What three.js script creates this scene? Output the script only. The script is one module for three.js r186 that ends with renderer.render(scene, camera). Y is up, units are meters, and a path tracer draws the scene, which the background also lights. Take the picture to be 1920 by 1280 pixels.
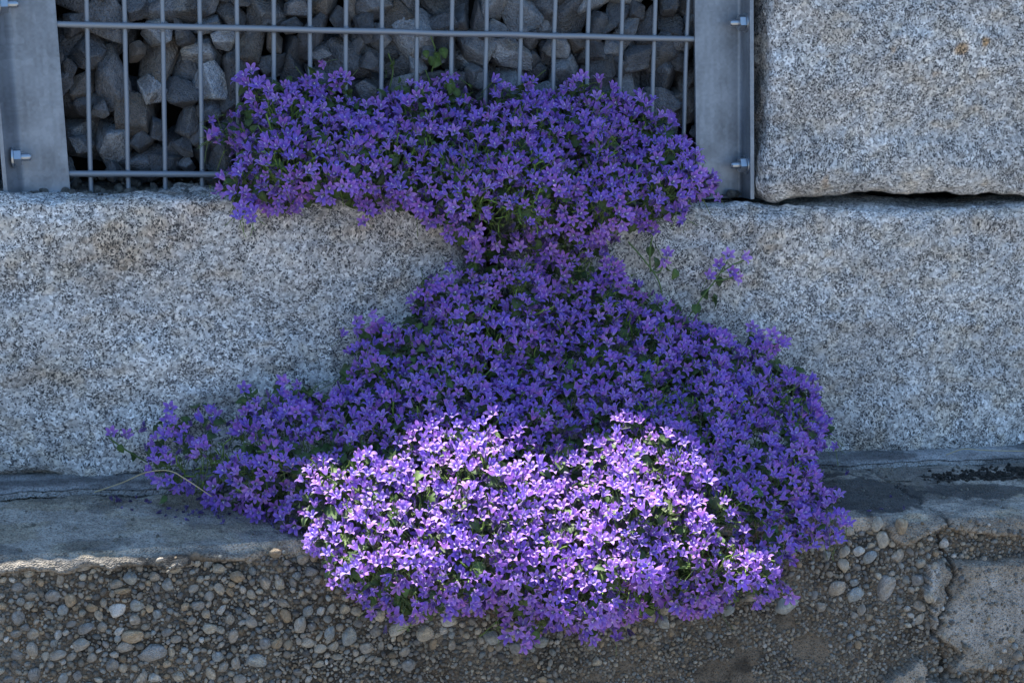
import * as THREE from 'three';
import { mergeGeometries, mergeVertices } from 'three/addons/utils/BufferGeometryUtils.js';

// ---------------------------------------------------------------- camera, sky, sun, exposure
const scene = new THREE.Scene();
const D2R = Math.PI / 180;
const camera = new THREE.PerspectiveCamera(24.09, 1024 / 682, 0.05, 900);
{
  const yaw = 12.7 * D2R, pitch = 9.65 * D2R;
  const fw = new THREE.Vector3(Math.sin(yaw) * Math.cos(pitch), -Math.sin(pitch), -Math.cos(yaw) * Math.cos(pitch));
  camera.position.set(-0.484, 0.191, 2.166);
  camera.lookAt(camera.position.clone().add(fw));
  camera.rotateZ(1.1 * D2R);
}
const renderer = new THREE.WebGLRenderer({ antialias: true });
renderer.toneMapping = THREE.LinearToneMapping;
renderer.toneMappingExposure = 3.5;
renderer.shadowMap.enabled = true;
{
  // clear blue sky: deeper overhead, paler towards the horizon
  const W = 128, H = 64, d = new Float32Array(W * H * 4);
  for (let j = 0; j < H; j++) {
    const el = ((j + 0.5) / H - 0.5) * Math.PI, s = Math.max(0, Math.sin(el)), k = Math.pow(1 - s, 2.2);
    const c = [0.088 + 0.085 * k, 0.165 + 0.145 * k, 0.325 + 0.15 * k];
    for (let i = 0; i < W; i++) d.set([c[0] * 0.9, c[1] * 0.9, c[2] * 0.9, 1], (j * W + i) * 4);
  }
  const t = new THREE.DataTexture(d, W, H, THREE.RGBAFormat, THREE.FloatType);
  t.mapping = THREE.EquirectangularReflectionMapping; t.magFilter = THREE.LinearFilter; t.minFilter = THREE.LinearFilter; t.needsUpdate = true;
  scene.background = t; scene.environment = t;
}
// the sun stands high behind the wall, a little to its left
const SUN = new THREE.Vector3(-0.2, 0.88, -0.24).normalize();
const sun = new THREE.DirectionalLight(new THREE.Color(1, 0.94, 0.85), 5);
sun.position.copy(SUN).multiplyScalar(8); sun.castShadow = true;
sun.shadow.mapSize.set(4096, 4096);
Object.assign(sun.shadow.camera, { left: -3, right: 3, top: 3, bottom: -3, near: 1, far: 20 });
sun.shadow.bias = -0.0005;
scene.add(sun, sun.target);

// ---------------------------------------------------------------- helpers
function rng(seed) { let a = seed >>> 0; return () => { a = (a + 0x6D2B79F5) | 0; let t = Math.imul(a ^ (a >>> 15), 1 | a); t = (t + Math.imul(t ^ (t >>> 7), 61 | t)) ^ t; return ((t ^ (t >>> 14)) >>> 0) / 4294967296; }; }
const mix = (a, b, t) => a + (b - a) * t, clamp = (x, a = 0, b = 1) => Math.min(b, Math.max(a, x));
const sst = (a, b, x) => { const t = clamp((x - a) / (b - a)); return t * t * (3 - 2 * t); };
function h3(x, y, z) { let h = Math.imul(x, 374761393) ^ Math.imul(y, 668265263) ^ Math.imul(z, 1274126177); h = Math.imul(h ^ (h >>> 13), 1103515245); h = Math.imul(h ^ (h >>> 15), 2246822519); return ((h ^ (h >>> 16)) >>> 0) / 4294967296; }
function n3(x, y, z, per = 0) {
  const xi = Math.floor(x), yi = Math.floor(y), zi = Math.floor(z); let fx = x - xi, fy = y - yi, fz = z - zi;
  fx = fx * fx * (3 - 2 * fx); fy = fy * fy * (3 - 2 * fy); fz = fz * fz * (3 - 2 * fz);
  const m = per ? (v) => ((v % per) + per) % per : (v) => v;
  const x0 = m(xi), x1 = m(xi + 1), y0 = m(yi), y1 = m(yi + 1);
  const a = mix(mix(h3(x0, y0, zi), h3(x1, y0, zi), fx), mix(h3(x0, y1, zi), h3(x1, y1, zi), fx), fy);
  const b = mix(mix(h3(x0, y0, zi + 1), h3(x1, y0, zi + 1), fx), mix(h3(x0, y1, zi + 1), h3(x1, y1, zi + 1), fx), fy);
  return mix(a, b, fz);
}
function fbm(x, y, z, o = 4) { let s = 0, a = 0.5, n = 0; for (let i = 0; i < o; i++) { s += a * n3(x, y, z); n += a; a *= 0.5; x = x * 2.03 + 7.1; y = y * 2.03 + 3.7; z = z * 2.03 + 1.3; } return s / n; }
function ridged(x, y, z, o = 3) { let s = 0, a = 0.5, n = 0; for (let i = 0; i < o; i++) { s += a * (1 - Math.abs(2 * n3(x, y, z) - 1)); n += a; a *= 0.5; x = x * 2.1 + 5.2; y = y * 2.1 + 1.3; z = z * 2.1 + 9.1; } return s / n; }
function n2(x, y, z, per) {
  const xi = Math.floor(x), yi = Math.floor(y); let fx = x - xi, fy = y - yi; fx = fx * fx * (3 - 2 * fx); fy = fy * fy * (3 - 2 * fy);
  const x0 = xi % per, x1 = (xi + 1) % per, y0 = yi % per, y1 = (yi + 1) % per;
  return mix(mix(h3(x0, y0, z), h3(x1, y0, z), fx), mix(h3(x0, y1, z), h3(x1, y1, z), fx), fy);
}
const V3 = (x = 0, y = 0, z = 0) => new THREE.Vector3(x, y, z);
const taken = {};
function numbered(n) { const k = taken[n] = (taken[n] ?? -1) + 1; return k ? `${n}_${String(k).padStart(3, '0')}` : n; }
function shade(o) { o.castShadow = true; o.receiveShadow = true; return o; }
function mesh(name, g, m, parent) { const o = shade(new THREE.Mesh(g, m)); o.name = parent === scene ? numbered(name) : name; parent.add(o); return o; }
function tag(o, label, category, group) { o.userData.label = label; o.userData.category = category; if (group) o.userData.group = group; return o; }
function group(name, label, category, pos = [0, 0, 0]) { const g = new THREE.Group(); g.name = numbered(name); g.position.set(...pos); scene.add(g); return tag(g, label, category); }
function setCol(g, fn) {
  const p = g.attributes.position, c = new Float32Array(p.count * 3);
  for (let i = 0; i < p.count; i++) { const q = fn(p.getX(i), p.getY(i), p.getZ(i), i); c[3 * i] = q[0]; c[3 * i + 1] = q[1]; c[3 * i + 2] = q[2]; }
  g.setAttribute('color', new THREE.BufferAttribute(c, 3)); return g;
}
function setUV(g, fn) {
  const p = g.attributes.position, u = new Float32Array(p.count * 2);
  for (let i = 0; i < p.count; i++) { const q = fn(p.getX(i), p.getY(i), p.getZ(i)); u[2 * i] = q[0]; u[2 * i + 1] = q[1]; }
  g.setAttribute('uv', new THREE.BufferAttribute(u, 2)); return g;
}
const lin2s = (v) => Math.round(255 * (v <= 0.0031308 ? 12.92 * v : 1.055 * Math.pow(v, 1 / 2.4) - 0.055));
function texture(N, fn, srgb, sizeM) {
  const d = new Uint8Array(N * N * 4);
  for (let j = 0; j < N; j++) for (let i = 0; i < N; i++) {
    const q = fn(i / N, j / N), o = (j * N + i) * 4;
    for (let k = 0; k < 3; k++) d[o + k] = srgb ? lin2s(clamp(q[k])) : Math.round(255 * clamp(q[k]));
    d[o + 3] = 255;
  }
  const t = new THREE.DataTexture(d, N, N); t.wrapS = t.wrapT = THREE.RepeatWrapping; t.magFilter = THREE.LinearFilter; t.minFilter = THREE.LinearMipmapLinearFilter; t.generateMipmaps = true;
  if (srgb) t.colorSpace = THREE.SRGBColorSpace;
  t.repeat.set(1 / sizeM, 1 / sizeM); t.needsUpdate = true; return t;
}
function voro(x, y, per, seed) {           // nearest jittered cell: [distance, id]
  const xi = Math.floor(x), yi = Math.floor(y); let bd = 9, id = 0;
  for (let a = -1; a <= 1; a++) for (let b = -1; b <= 1; b++) {
    const cx = (((xi + a) % per) + per) % per, cy = (((yi + b) % per) + per) % per;
    const dx = xi + a + h3(cx, cy, seed) - x, dy = yi + b + h3(cx, cy, seed + 1) - y, d = dx * dx + dy * dy;
    if (d < bd) { bd = d; id = h3(cx, cy, seed + 2); }
  }
  return [Math.sqrt(bd), id];
}

// ---------------------------------------------------------------- materials
const GS = 1.1;                             // metres covered by one granite tile
const graniteBump = new Float32Array(1024 * 1024);
const graniteMap = texture(2048, (u, v) => {
  const wx = (n2(u * 500, v * 500, 3, 500) - 0.5) * 1.1, wy = (n2(u * 500, v * 500, 8, 500) - 0.5) * 1.1;
  const [, a] = voro(u * 340 + wx, v * 340 + wy, 340, 11);               // feldspar and quartz, about 3.5 mm
  const [db, b] = voro(u * 620 + wx * 1.3, v * 620 + wy * 1.3, 620, 31);  // mica flecks, about 2 mm
  const cl = 0.5 * n2(u * 130, v * 130, 5, 130) + 0.5 * n2(u * 44, v * 44, 6, 44);
  const t = a < 0.3 ? mix(0.22, 0.36, a / 0.3) : a < 0.86 ? mix(0.40, 0.60, (a - 0.3) / 0.56) : 0.72;
  const f = 0.8 + 0.4 * n2(u * 1000, v * 1000, 2, 1000), warm = h3(Math.floor(a * 4096), 7, 1);
  let c = [t * f * 0.96, t * f * (0.97 - 0.015 * warm), t * f * (0.965 - 0.05 * warm)];
  const st = n2(u * 26, v * 48, 14, 48) * 0.5 + n2(u * 70, v * 70, 15, 70) * 0.5;
  const w = sst(0.55, 0.75, st) * 0.4; c = [c[0] * (1 - 0.06 * w), c[1] * (1 - 0.2 * w), c[2] * (1 - 0.4 * w)];
  const pr = 0.13 + 0.36 * sst(0.36, 0.7, cl), dark = b < pr ? (1 - sst(0.45, 0.7, db)) * (b < pr * 0.78 ? 0.96 : 0.65) : 0;
  c = c.map((q, k) => mix(q * 1.04, [0.022, 0.026, 0.032][k], dark));
  graniteBump[Math.floor(v * 1024) * 1024 + Math.floor(u * 1024)] = a * 0.4 + 0.5 * f - dark * 0.4;
  return c;
}, true, GS);
const graniteBumpMap = texture(1024, (u, v) => { const q = 0.35 + 0.5 * graniteBump[Math.floor(v * 1024) * 1024 + Math.floor(u * 1024)] * 0.8; return [q, q, q]; }, false, GS);
const mGranite = new THREE.MeshStandardMaterial({ map: graniteMap, bumpMap: graniteBumpMap, bumpScale: 0.0012, roughness: 0.82, vertexColors: true });

const CS = 0.5;
const concMap = texture(1024, (u, v) => {
  const [d, a] = voro(u * 210, v * 210, 210, 51);
  const f = 0.44 + 0.34 * n2(u * 330, v * 330, 3, 330) + 0.26 * n2(u * 80, v * 80, 4, 80);
  const g = a > 0.88 ? 1.45 : a < 0.26 ? 0.45 : 1;
  const q = f * mix(1, g, 1 - sst(0.3, 0.55, d));
  return [q, q * (0.985 + 0.02 * a), q * (0.96 + 0.04 * a)];
}, true, CS);
const concBump = texture(1024, (u, v) => { const [d] = voro(u * 210, v * 210, 210, 51); const q = 0.45 * (1 - d) + 0.35 * n3(u * 300, v * 300, 3, 300) + 0.2 * n3(u * 60, v * 60, 9, 60); return [q, q, q]; }, false, CS);
const mConcrete = new THREE.MeshStandardMaterial({ map: concMap, bumpMap: concBump, bumpScale: 0.0036, roughness: 0.93, vertexColors: true });

const rockMap = texture(512, (u, v) => { const q = 0.45 + 0.30 * n2(u * 18, v * 18, 6, 18) + 0.35 * n2(u * 60, v * 60, 1, 60) + 0.4 * (n2(u * 170, v * 170, 2, 170) - 0.5) + (h3(Math.floor(u * 512), Math.floor(v * 512), 4) > 0.985 ? 0.3 : 0); return [q, q, q]; }, true, 0.15);
const rockBump = texture(512, (u, v) => { const q = 0.5 * n3(u * 60, v * 60, 1, 60) + 0.5 * n3(u * 140, v * 140, 2, 140); return [q, q, q]; }, false, 0.15);
const rockMat = (c, r = 0.8) => new THREE.MeshStandardMaterial({ color: new THREE.Color().setRGB(...c), map: rockMap, bumpMap: rockBump, bumpScale: 0.0032, roughness: r, vertexColors: true });

const zincMap = texture(1024, (u, v) => {
  const [, a] = voro(u * 34 + 1.2 * n3(u * 60, v * 60, 1, 60), v * 34 + 1.2 * n3(u * 60, v * 60, 2, 60), 34, 71);
  const s = n3(u * 16, v * 16, 3, 16), f = n3(u * 120, v * 120, 4, 120), st = n2(u * 90, v * 9, 5, 90), sc = sst(0.72, 0.8, n2(u * 46, v * 30, 6, 46)), q = 0.80 + 0.08 * (a - 0.5) + 0.30 * (s - 0.5) + 0.14 * (f - 0.5) + 0.16 * (st - 0.5) + 0.10 * sc;
  return [q, q, q];
}, true, 0.4);
const mZinc = new THREE.MeshStandardMaterial({ color: new THREE.Color().setRGB(0.265, 0.305, 0.35), map: zincMap, metalness: 0.55, roughness: 0.5 });
const mWire = new THREE.MeshStandardMaterial({ color: new THREE.Color().setRGB(0.22, 0.255, 0.295), metalness: 0.4, roughness: 0.5 });
const mBolt = new THREE.MeshStandardMaterial({ color: new THREE.Color().setRGB(0.36, 0.40, 0.44), metalness: 0.85, roughness: 0.28 });
const mPetal = new THREE.MeshPhysicalMaterial({ vertexColors: true, roughness: 0.75, transmission: 0.48, thickness: 0, side: THREE.DoubleSide });
const mLeaf = new THREE.MeshPhysicalMaterial({ vertexColors: true, roughness: 0.7, transmission: 0.25, thickness: 0, side: THREE.DoubleSide });
const mGreen = new THREE.MeshStandardMaterial({ vertexColors: true, roughness: 0.75, side: THREE.DoubleSide });
const mPistil = new THREE.MeshStandardMaterial({ color: new THREE.Color().setRGB(0.72, 0.68, 0.80), roughness: 0.7 });
const mStraw = new THREE.MeshStandardMaterial({ color: new THREE.Color().setRGB(0.46, 0.38, 0.22), roughness: 0.8 });
const mSoil = new THREE.MeshStandardMaterial({ color: new THREE.Color().setRGB(0.05, 0.042, 0.034), roughness: 1 });

// ---------------------------------------------------------------- ground, bank behind the wall
{
  const g = new THREE.PlaneGeometry(600, 600, 1, 1); g.rotateX(-Math.PI / 2);
  const gt = texture(512, (u, v) => { const q = 0.8 + 0.3 * (n3(u * 120, v * 120, 1, 120) - 0.5) + 0.3 * (n3(u * 20, v * 20, 1, 20) - 0.5); return [0.20 * q, 0.187 * q, 0.17 * q]; }, true, 1);
  setUV(g, (x, y, z) => [x, z]);
  const o = mesh('ground', g, new THREE.MeshStandardMaterial({ map: gt, roughness: 0.95 }), scene); o.position.y = -1.05; o.userData.kind = 'structure';
  const b = mesh('soil_bank', new THREE.BoxGeometry(6, 1.5, 2.2), mSoil, scene); b.position.set(0.1, -0.293, -0.27 - 1.1); b.userData.kind = 'structure';
}

// ---------------------------------------------------------------- granite blocks
function axis(a, b, da, db, step, coarse) {       // coordinates from a to b, fine between da and db
  const r = []; let x = a;
  while (x < b - 1e-6) { r.push(x); x += (x >= da - 1e-6 && x < db) ? step : Math.min(coarse, x < da ? Math.max(step, da - x) : coarse); }
  r.push(b); return r;
}
function granite(x0, x1, y0, y1, zb, zf, o) {
  const { seed = 0, r = 0.018, amp = 1, tint, endR = 0, step = 0.0042, fineX = [-0.85, 1.0] } = o;
  const xs = axis(x0, x1, Math.max(x0, fineX[0]), Math.min(x1, fineX[1]), step, 0.08);
  const ys = axis(y0, y1, y0, y1, step, step), zs = axis(zb, zf, Math.max(zb, zf - 0.14), zf, step, 0.05);
  const P = [], I = [];
  const sheet = (A, B, f) => { const o0 = P.length; for (const b of B) for (const a of A) P.push(f(a, b)); const n = A.length; for (let j = 0; j + 1 < B.length; j++) for (let i = 0; i + 1 < n; i++) { const k = o0 + j * n + i; I.push(k, k + 1, k + n + 1, k, k + n + 1, k + n); } };
  sheet(xs, ys, (a, b) => [a, b, zf]); sheet(xs, [...zs].reverse(), (a, b) => [a, y1, b]);
  sheet(xs, zs, (a, b) => [a, y0, b]); sheet(zs, ys, (a, b) => [x0, b, a]); sheet([...zs].reverse(), ys, (a, b) => [x1, b, a]);
  const lo = new THREE.Vector3(x0, y0, zb - 1), hi = new THREE.Vector3(x1, y1, zf), v = new THREE.Vector3(), c = new THREE.Vector3(), dv = new THREE.Vector3();
  const pos = new Float32Array(P.length * 3);
  P.forEach((p, i) => {
    v.set(...p);
    // edges worn and chipped unevenly along their run
    let rr = r * (0.35 + 0.9 * fbm(p[0] * 14 + seed, p[1] * 14, p[2] * 14 + seed, 3) + 1.5 * sst(0.52, 0.72, fbm(p[0] * 6 + seed * 3, p[1] * 6, p[2] * 6, 3)));
    if (endR) rr += endR * sst(0.14, 0, x1 - p[0]) * 0.9;
    if (o.startR) rr += o.startR * sst(0.06, 0, p[0] - x0);
    c.set(clamp(v.x, lo.x + rr, hi.x - rr), clamp(v.y, lo.y + rr, hi.y - rr), clamp(v.z, lo.z + rr, hi.z - rr));
    dv.copy(v).sub(c); const L = dv.length();
    if (L > 1e-6) { dv.divideScalar(L); v.copy(c).addScaledVector(dv, rr); } 
    const n1 = fbm(v.x * 7 + seed, v.y * 9, v.z * 9 + seed, 3) - 0.5, n2 = ridged(v.x * 21 + seed, v.y * 26, v.z * 24, 3) - 0.5, n4 = fbm(v.x * 75, v.y * 85 + seed, v.z * 80, 3) - 0.5, n5 = n3(v.x * 260, v.y * 260 + seed, v.z * 260) - 0.5;
    v.addScaledVector(dv, amp * (n1 * 0.038 + n2 * 0.010 + n4 * 0.006 + n5 * 0.0008));
    pos[3 * i] = v.x; pos[3 * i + 1] = v.y; pos[3 * i + 2] = v.z;
  });
  let g = new THREE.BufferGeometry(); g.setAttribute('position', new THREE.BufferAttribute(pos, 3)); g.setIndex(I);
  g = mergeVertices(g, 1e-5); g.computeVertexNormals();
  const ym = (y0 + y1) / 2, yh = (y1 - y0) * 0.42, xm = (Math.max(x0, -1) + Math.min(x1, 1.2)) / 2, xh = (Math.min(x1, 1.2) - Math.max(x0, -1)) * 0.44;
  setUV(g, (x, y, z) => [x + 0.8 * (zf - z) * Math.pow(clamp((x - xm) / xh, -1, 1), 5) + seed * 0.37, y + (zf - z) * Math.pow(clamp((y - ym) / yh, -1, 1), 3) + seed * 0.61]);
  setCol(g, tint); return g;
}
// iron staining: brown bands and spots with outlines of their own
const brown = (amount, seed, spots = []) => (x, y, z) => {
  let w = amount * sst(0.5, 0.68, fbm(x * 9 + seed, y * 22 + seed + z * 10, z * 9 + 4, 4)), d = 0;
  w *= 0.45 + 0.75 * n3(x * 160, y * 160, z * 160);
  for (const [sx, sy, sr, k] of spots) { const q = Math.hypot(x - sx, y - sy) / sr + (n3(x * 130, y * 130, 2) - 0.5) * 1.1; d = Math.max(d, k * sst(1, 0.35, q)); }
  const m = 0.70 + 0.56 * fbm(x * 9, y * 9 + seed, z * 9, 4);
  return [m * mix(1, 0.80, w) * mix(1, 0.78, d), m * mix(1, 0.66, w) * mix(1, 0.50, d), m * mix(1, 0.52, w) * mix(1, 0.26, d)];
};
{
  const lay = (g, label) => tag(mesh('granite_block', g, mGranite, scene), label, 'stone block', 'rough granite blocks of the wall');
  lay(granite(-2.0, -0.028, -0.366, 0.012, -0.55, -0.004, { seed: 1, r: 0.016, endR: 0.075, tint: brown(0.6, 3) }), 'long brown-flecked granite block under the stone-filled cage, beside the straw stalk');
  lay(granite(0.012, 2.0, -0.368, 0.002, -0.55, -0.004, { seed: 5, r: 0.015, startR: 0.03, tint: brown(0.35, 9) }), 'long blue-grey granite block under the rust-spotted block');
  lay(granite(0.378, 2.0, 0.021, 0.46, -0.5, -0.012, { seed: 9, r: 0.015, amp: 0.95, startR: 0.006, tint: brown(0.22, 21, [[0.708, 0.243, 0.011, 1], [0.672, 0.232, 0.012, 0.9], [0.63, 0.195, 0.009, 0.6], [0.47, 0.04, 0.009, 0.6], [0.56, 0.228, 0.005, 0.6], [0.465, 0.218, 0.004, 0.6], [0.635, 0.29, 0.006, 0.4]]) }), 'granite block with orange rust spots beside the bolted steel post');
  lay(granite(-2.0, -0.684, 0.016, 0.46, -0.5, -0.045, { seed: 13, r: 0.03, tint: brown(0.5, 33) }), 'sliver of granite block across the cage from the rust-spotted block');
  // the next course of the wall, above the picture: it keeps the sun off the faces below
  lay(granite(-2.0, -0.095, 0.465, 0.612, -0.5, -0.012, { seed: 17, step: 0.012, tint: brown(0.5, 41) }), 'granite capping block above the gravel cage');
  lay(granite(-0.08, 2.0, 0.465, 1.03, -0.5, -0.012, { seed: 19, step: 0.012, tint: brown(0.5, 47) }), 'taller granite capping block above the rust-spotted block');
}

// ---------------------------------------------------------------- gabion cage: posts, bolts, wires
const ZM = -0.08;                                   // plane of the wire mesh
{
  const cage = group('gabion_cage', 'galvanised steel gabion cage of wire mesh between two bolted posts', 'gabion', [-0.15, 0.012, ZM]);
  const put = (o, x, y, z) => o.position.set(x + 0.15, y - 0.012, z - ZM);
  const boltG = () => {
    const w = new THREE.CylinderGeometry(0.0098, 0.0098, 0.002, 24), n = new THREE.CylinderGeometry(0.0082, 0.0082, 0.0072, 6).toNonIndexed(), t = new THREE.CylinderGeometry(0.0036, 0.0036, 0.009, 14), e = new THREE.CylinderGeometry(0.0027, 0.0036, 0.0015, 14);
    w.translate(0, 0.001, 0); n.translate(0, 0.0058, 0); t.translate(0, 0.0135, 0); e.translate(0, 0.0187, 0); n.computeVertexNormals();
    const g = mergeGeometries([w, n, t, e].map((k) => (k.index ? k.toNonIndexed() : k))); g.scale(1.4, 1.25, 1.4); g.rotateZ(-Math.PI / 2); return g;
  };
  const bG = boltG();
  // folded steel angle: wide plate, rounded bend, flange towards the viewer
  const angle = (plate, flange, fx, T = 0.0045) => {
    const s = new THREE.Shape(), d = new THREE.Vector2(-fx, 1).normalize(), n = new THREE.Vector2(d.y, -d.x), R = 0.006;
    s.moveTo(plate, 0); s.lineTo(plate, T); s.lineTo(R + T, T); s.quadraticCurveTo(T + 0.001, T, n.x * T + d.x * R * 1.6, n.y * T + d.y * R * 1.6 + T * 0.6);
    s.lineTo(n.x * T + d.x * flange, n.y * T + d.y * flange); s.lineTo(d.x * flange, d.y * flange); s.lineTo(d.x * R, d.y * R); s.quadraticCurveTo(0, 0, R, 0); s.lineTo(plate, 0);
    const g = new THREE.ExtrudeGeometry(s, { depth: 0.44, bevelEnabled: true, bevelSize: 0.0006, bevelThickness: 0.0006, bevelSegments: 1, curveSegments: 6 });
    g.rotateX(-Math.PI / 2); g.scale(1, 1, -1);       // x across, y up, z out of the wall
    const ix = g.index; if (ix) { for (let i = 0; i < ix.count; i += 3) { const a = ix.getX(i); ix.setX(i, ix.getX(i + 1)); ix.setX(i + 1, a); } } else { const p = g.attributes.position; for (let i = 0; i < p.count; i += 3) { const a = [p.getX(i), p.getY(i), p.getZ(i)]; p.setXYZ(i, p.getX(i + 1), p.getY(i + 1), p.getZ(i + 1)); p.setXYZ(i + 1, ...a); } }
    g.computeVertexNormals(); setUV(g, (x, y, z) => [x + z, y]); return g;
  };
  const post = (g, x, y, z, bolts, mirror) => {
    const p = mesh('post', g, mZinc, cage); put(p, x, y, z); p.rotation.z = 2.9 * D2R;
    for (const [bx, by, bz] of bolts) { const b = mesh('bolt', bG, mBolt, p); b.position.set(bx, by, bz); if (mirror) b.rotation.y = Math.PI; b.rotation.x = 0.4 * (by * 7 % 1); }
    return p;
  };
  const L = angle(0.066, 0.040, 0.42); post(L, -0.661, 0.014, -0.072, [[-0.003, 0.05, 0.024], [-0.003, 0.248, 0.024]]);
  const Rg = angle(0.074, 0.042, 0.0); Rg.scale(-1, 1, 1);
  { const p = Rg.attributes.position, n = Rg.index; if (n) for (let i = 0; i < n.count; i += 3) { const a = n.getX(i); n.setX(i, n.getX(i + 1)); n.setX(i + 1, a); } else for (let i = 0; i < p.count; i += 3) { const a = [p.getX(i), p.getY(i), p.getZ(i)]; p.setXYZ(i, p.getX(i + 1), p.getY(i + 1), p.getZ(i + 1)); p.setXYZ(i + 1, ...a); } Rg.computeVertexNormals(); setUV(Rg, (x, y, z) => [x + z + 0.2, y + 0.13]); }
  post(Rg, 0.3675, 0.012, -0.072, [[-0.0048, 0.049, 0.026], [-0.0048, 0.252, 0.026]], true);
  const wr = rng(5);
  for (let k = 0; k < 18; k++) {
    const x = -0.568 + k * 0.0495, pts = [];
    for (let i = 0; i <= 8; i++) pts.push(new THREE.Vector3((wr() - 0.5) * 0.0009, i / 8 * 0.44, (wr() - 0.5) * 0.0008));
    const g = new THREE.TubeGeometry(new THREE.CatmullRomCurve3(pts), 24, 0.0033, 8);
    put(mesh('vertical_wire', g, mWire, cage), x, 0.014, ZM);
  }
  for (const y of [0.0415, 0.239, 0.437]) {
    const pts = []; for (let i = 0; i <= 18; i++) pts.push(new THREE.Vector3(-0.62 + i * 0.0525, (wr() - 0.5) * 0.0012, (wr() - 0.5) * 0.0008));
    const gs = [new THREE.TubeGeometry(new THREE.CatmullRomCurve3(pts), 80, 0.0042, 10)];
    for (let k = 0; k < 18; k++) { const b = new THREE.SphereGeometry(0.0036 + wr() * 0.001, 8, 6); b.scale(1.2, 1.0 + wr() * 0.4, 0.8); b.translate(-0.568 + k * 0.0495 + (wr() - 0.5) * 0.001, (wr() - 0.5) * 0.002, -0.0032); gs.push(b); }
    const g = mergeGeometries(gs);
    put(mesh('horizontal_wire', g, mWire, cage), 0, y, ZM + 0.0066);
  }
}

// ---------------------------------------------------------------- stones inside the cage
function rockGeo(seed, planes, det, sharp) {
  const R = rng(seed), N = []; 
  for (let i = 0; i < planes; i++) { const z = 1 - 2 * (i + R() * 0.8) / planes, a = i * 2.39996 + R() * 1.6, s = Math.sqrt(Math.max(0, 1 - z * z)); N.push([s * Math.cos(a), z, s * Math.sin(a), 0.60 + 0.40 * R()]); }
  let g = new THREE.IcosahedronGeometry(1, det); g.deleteAttribute('uv'); g.deleteAttribute('normal'); g = mergeVertices(g, 1e-4);
  const p = g.attributes.position, v = new THREE.Vector3(), facet = N.map(() => mix(0.5, 1.8, R() * R() * 0.7 + R() * 0.3));
  for (let i = 0; i < p.count; i++) {
    v.fromBufferAttribute(p, i); let s = 0;
    for (const n of N) { const d = (v.x * n[0] + v.y * n[1] + v.z * n[2]) / n[3]; if (d > 0.05) s += Math.pow(d, sharp); }
    const r = Math.pow(s, -1 / sharp) * (1 + 0.07 * (fbm(v.x * 3 + seed, v.y * 3, v.z * 3, 3) - 0.5) + 0.04 * (n3(v.x * 11, v.y * 11, v.z * 11 + seed) - 0.5));
    v.multiplyScalar(r); p.setXYZ(i, v.x, v.y, v.z);
  }
  g.computeBoundingBox(); const c = g.boundingBox.getCenter(new THREE.Vector3()); g.translate(-c.x, -c.y, -c.z); if (det <= 3) { const h = g.boundingBox.getSize(V3()); g.scale(2 / h.x, 2 / h.y, 2 / h.z); } g.computeVertexNormals();
  if (det > 3) {
    g = g.toNonIndexed(); const P = g.attributes.position, uv = new Float32Array(P.count * 2), A = V3(), Bq = V3(), Cq = V3();
    for (let i = 0; i < P.count; i += 3) { A.fromBufferAttribute(P, i); Bq.fromBufferAttribute(P, i + 1).sub(A); Cq.fromBufferAttribute(P, i + 2).sub(A); Bq.cross(Cq); const m = Math.max(Math.abs(Bq.x), Math.abs(Bq.y), Math.abs(Bq.z)); for (let k = 0; k < 3; k++) { const x = P.getX(i + k), y = P.getY(i + k), z = P.getZ(i + k), q = Math.abs(Bq.x) === m ? [y, z] : Math.abs(Bq.y) === m ? [x, z] : [x, y]; uv[2 * (i + k)] = q[0] * 0.03 + seed * 0.13; uv[2 * (i + k) + 1] = q[1] * 0.03; } }
    g.setAttribute('uv', new THREE.BufferAttribute(uv, 2));
  } else setUV(g, (x, y, z) => [x * 0.03 + z * 0.02 + seed * 0.13, y * 0.03 + z * 0.017]);
  setCol(g, (x, y, z) => { let fc = 1; if (det > 3) { let bd = -9; const jx = 0.12 * (n3(x * 9, y * 9, z * 9) - 0.5); N.forEach((n, k) => { const d = (x * n[0] + y * n[1] + z * n[2] + jx) / n[3]; if (d > bd) { bd = d; fc = facet[k]; } }); }   // fresh and weathered fracture faces
    const q = fc * (0.66 + 0.6 * fbm(x * 2.2 + seed, y * 2.2, z * 2.2, 4)), w = sst(0.55, 0.7, fbm(x * 1.3 + 4, y * 1.3 + seed, z * 1.3, 3)); return [q * mix(1, 1.04, w), q * mix(1, 0.97, w), q * mix(1, 0.86, w)]; });
  return g;
}
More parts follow.
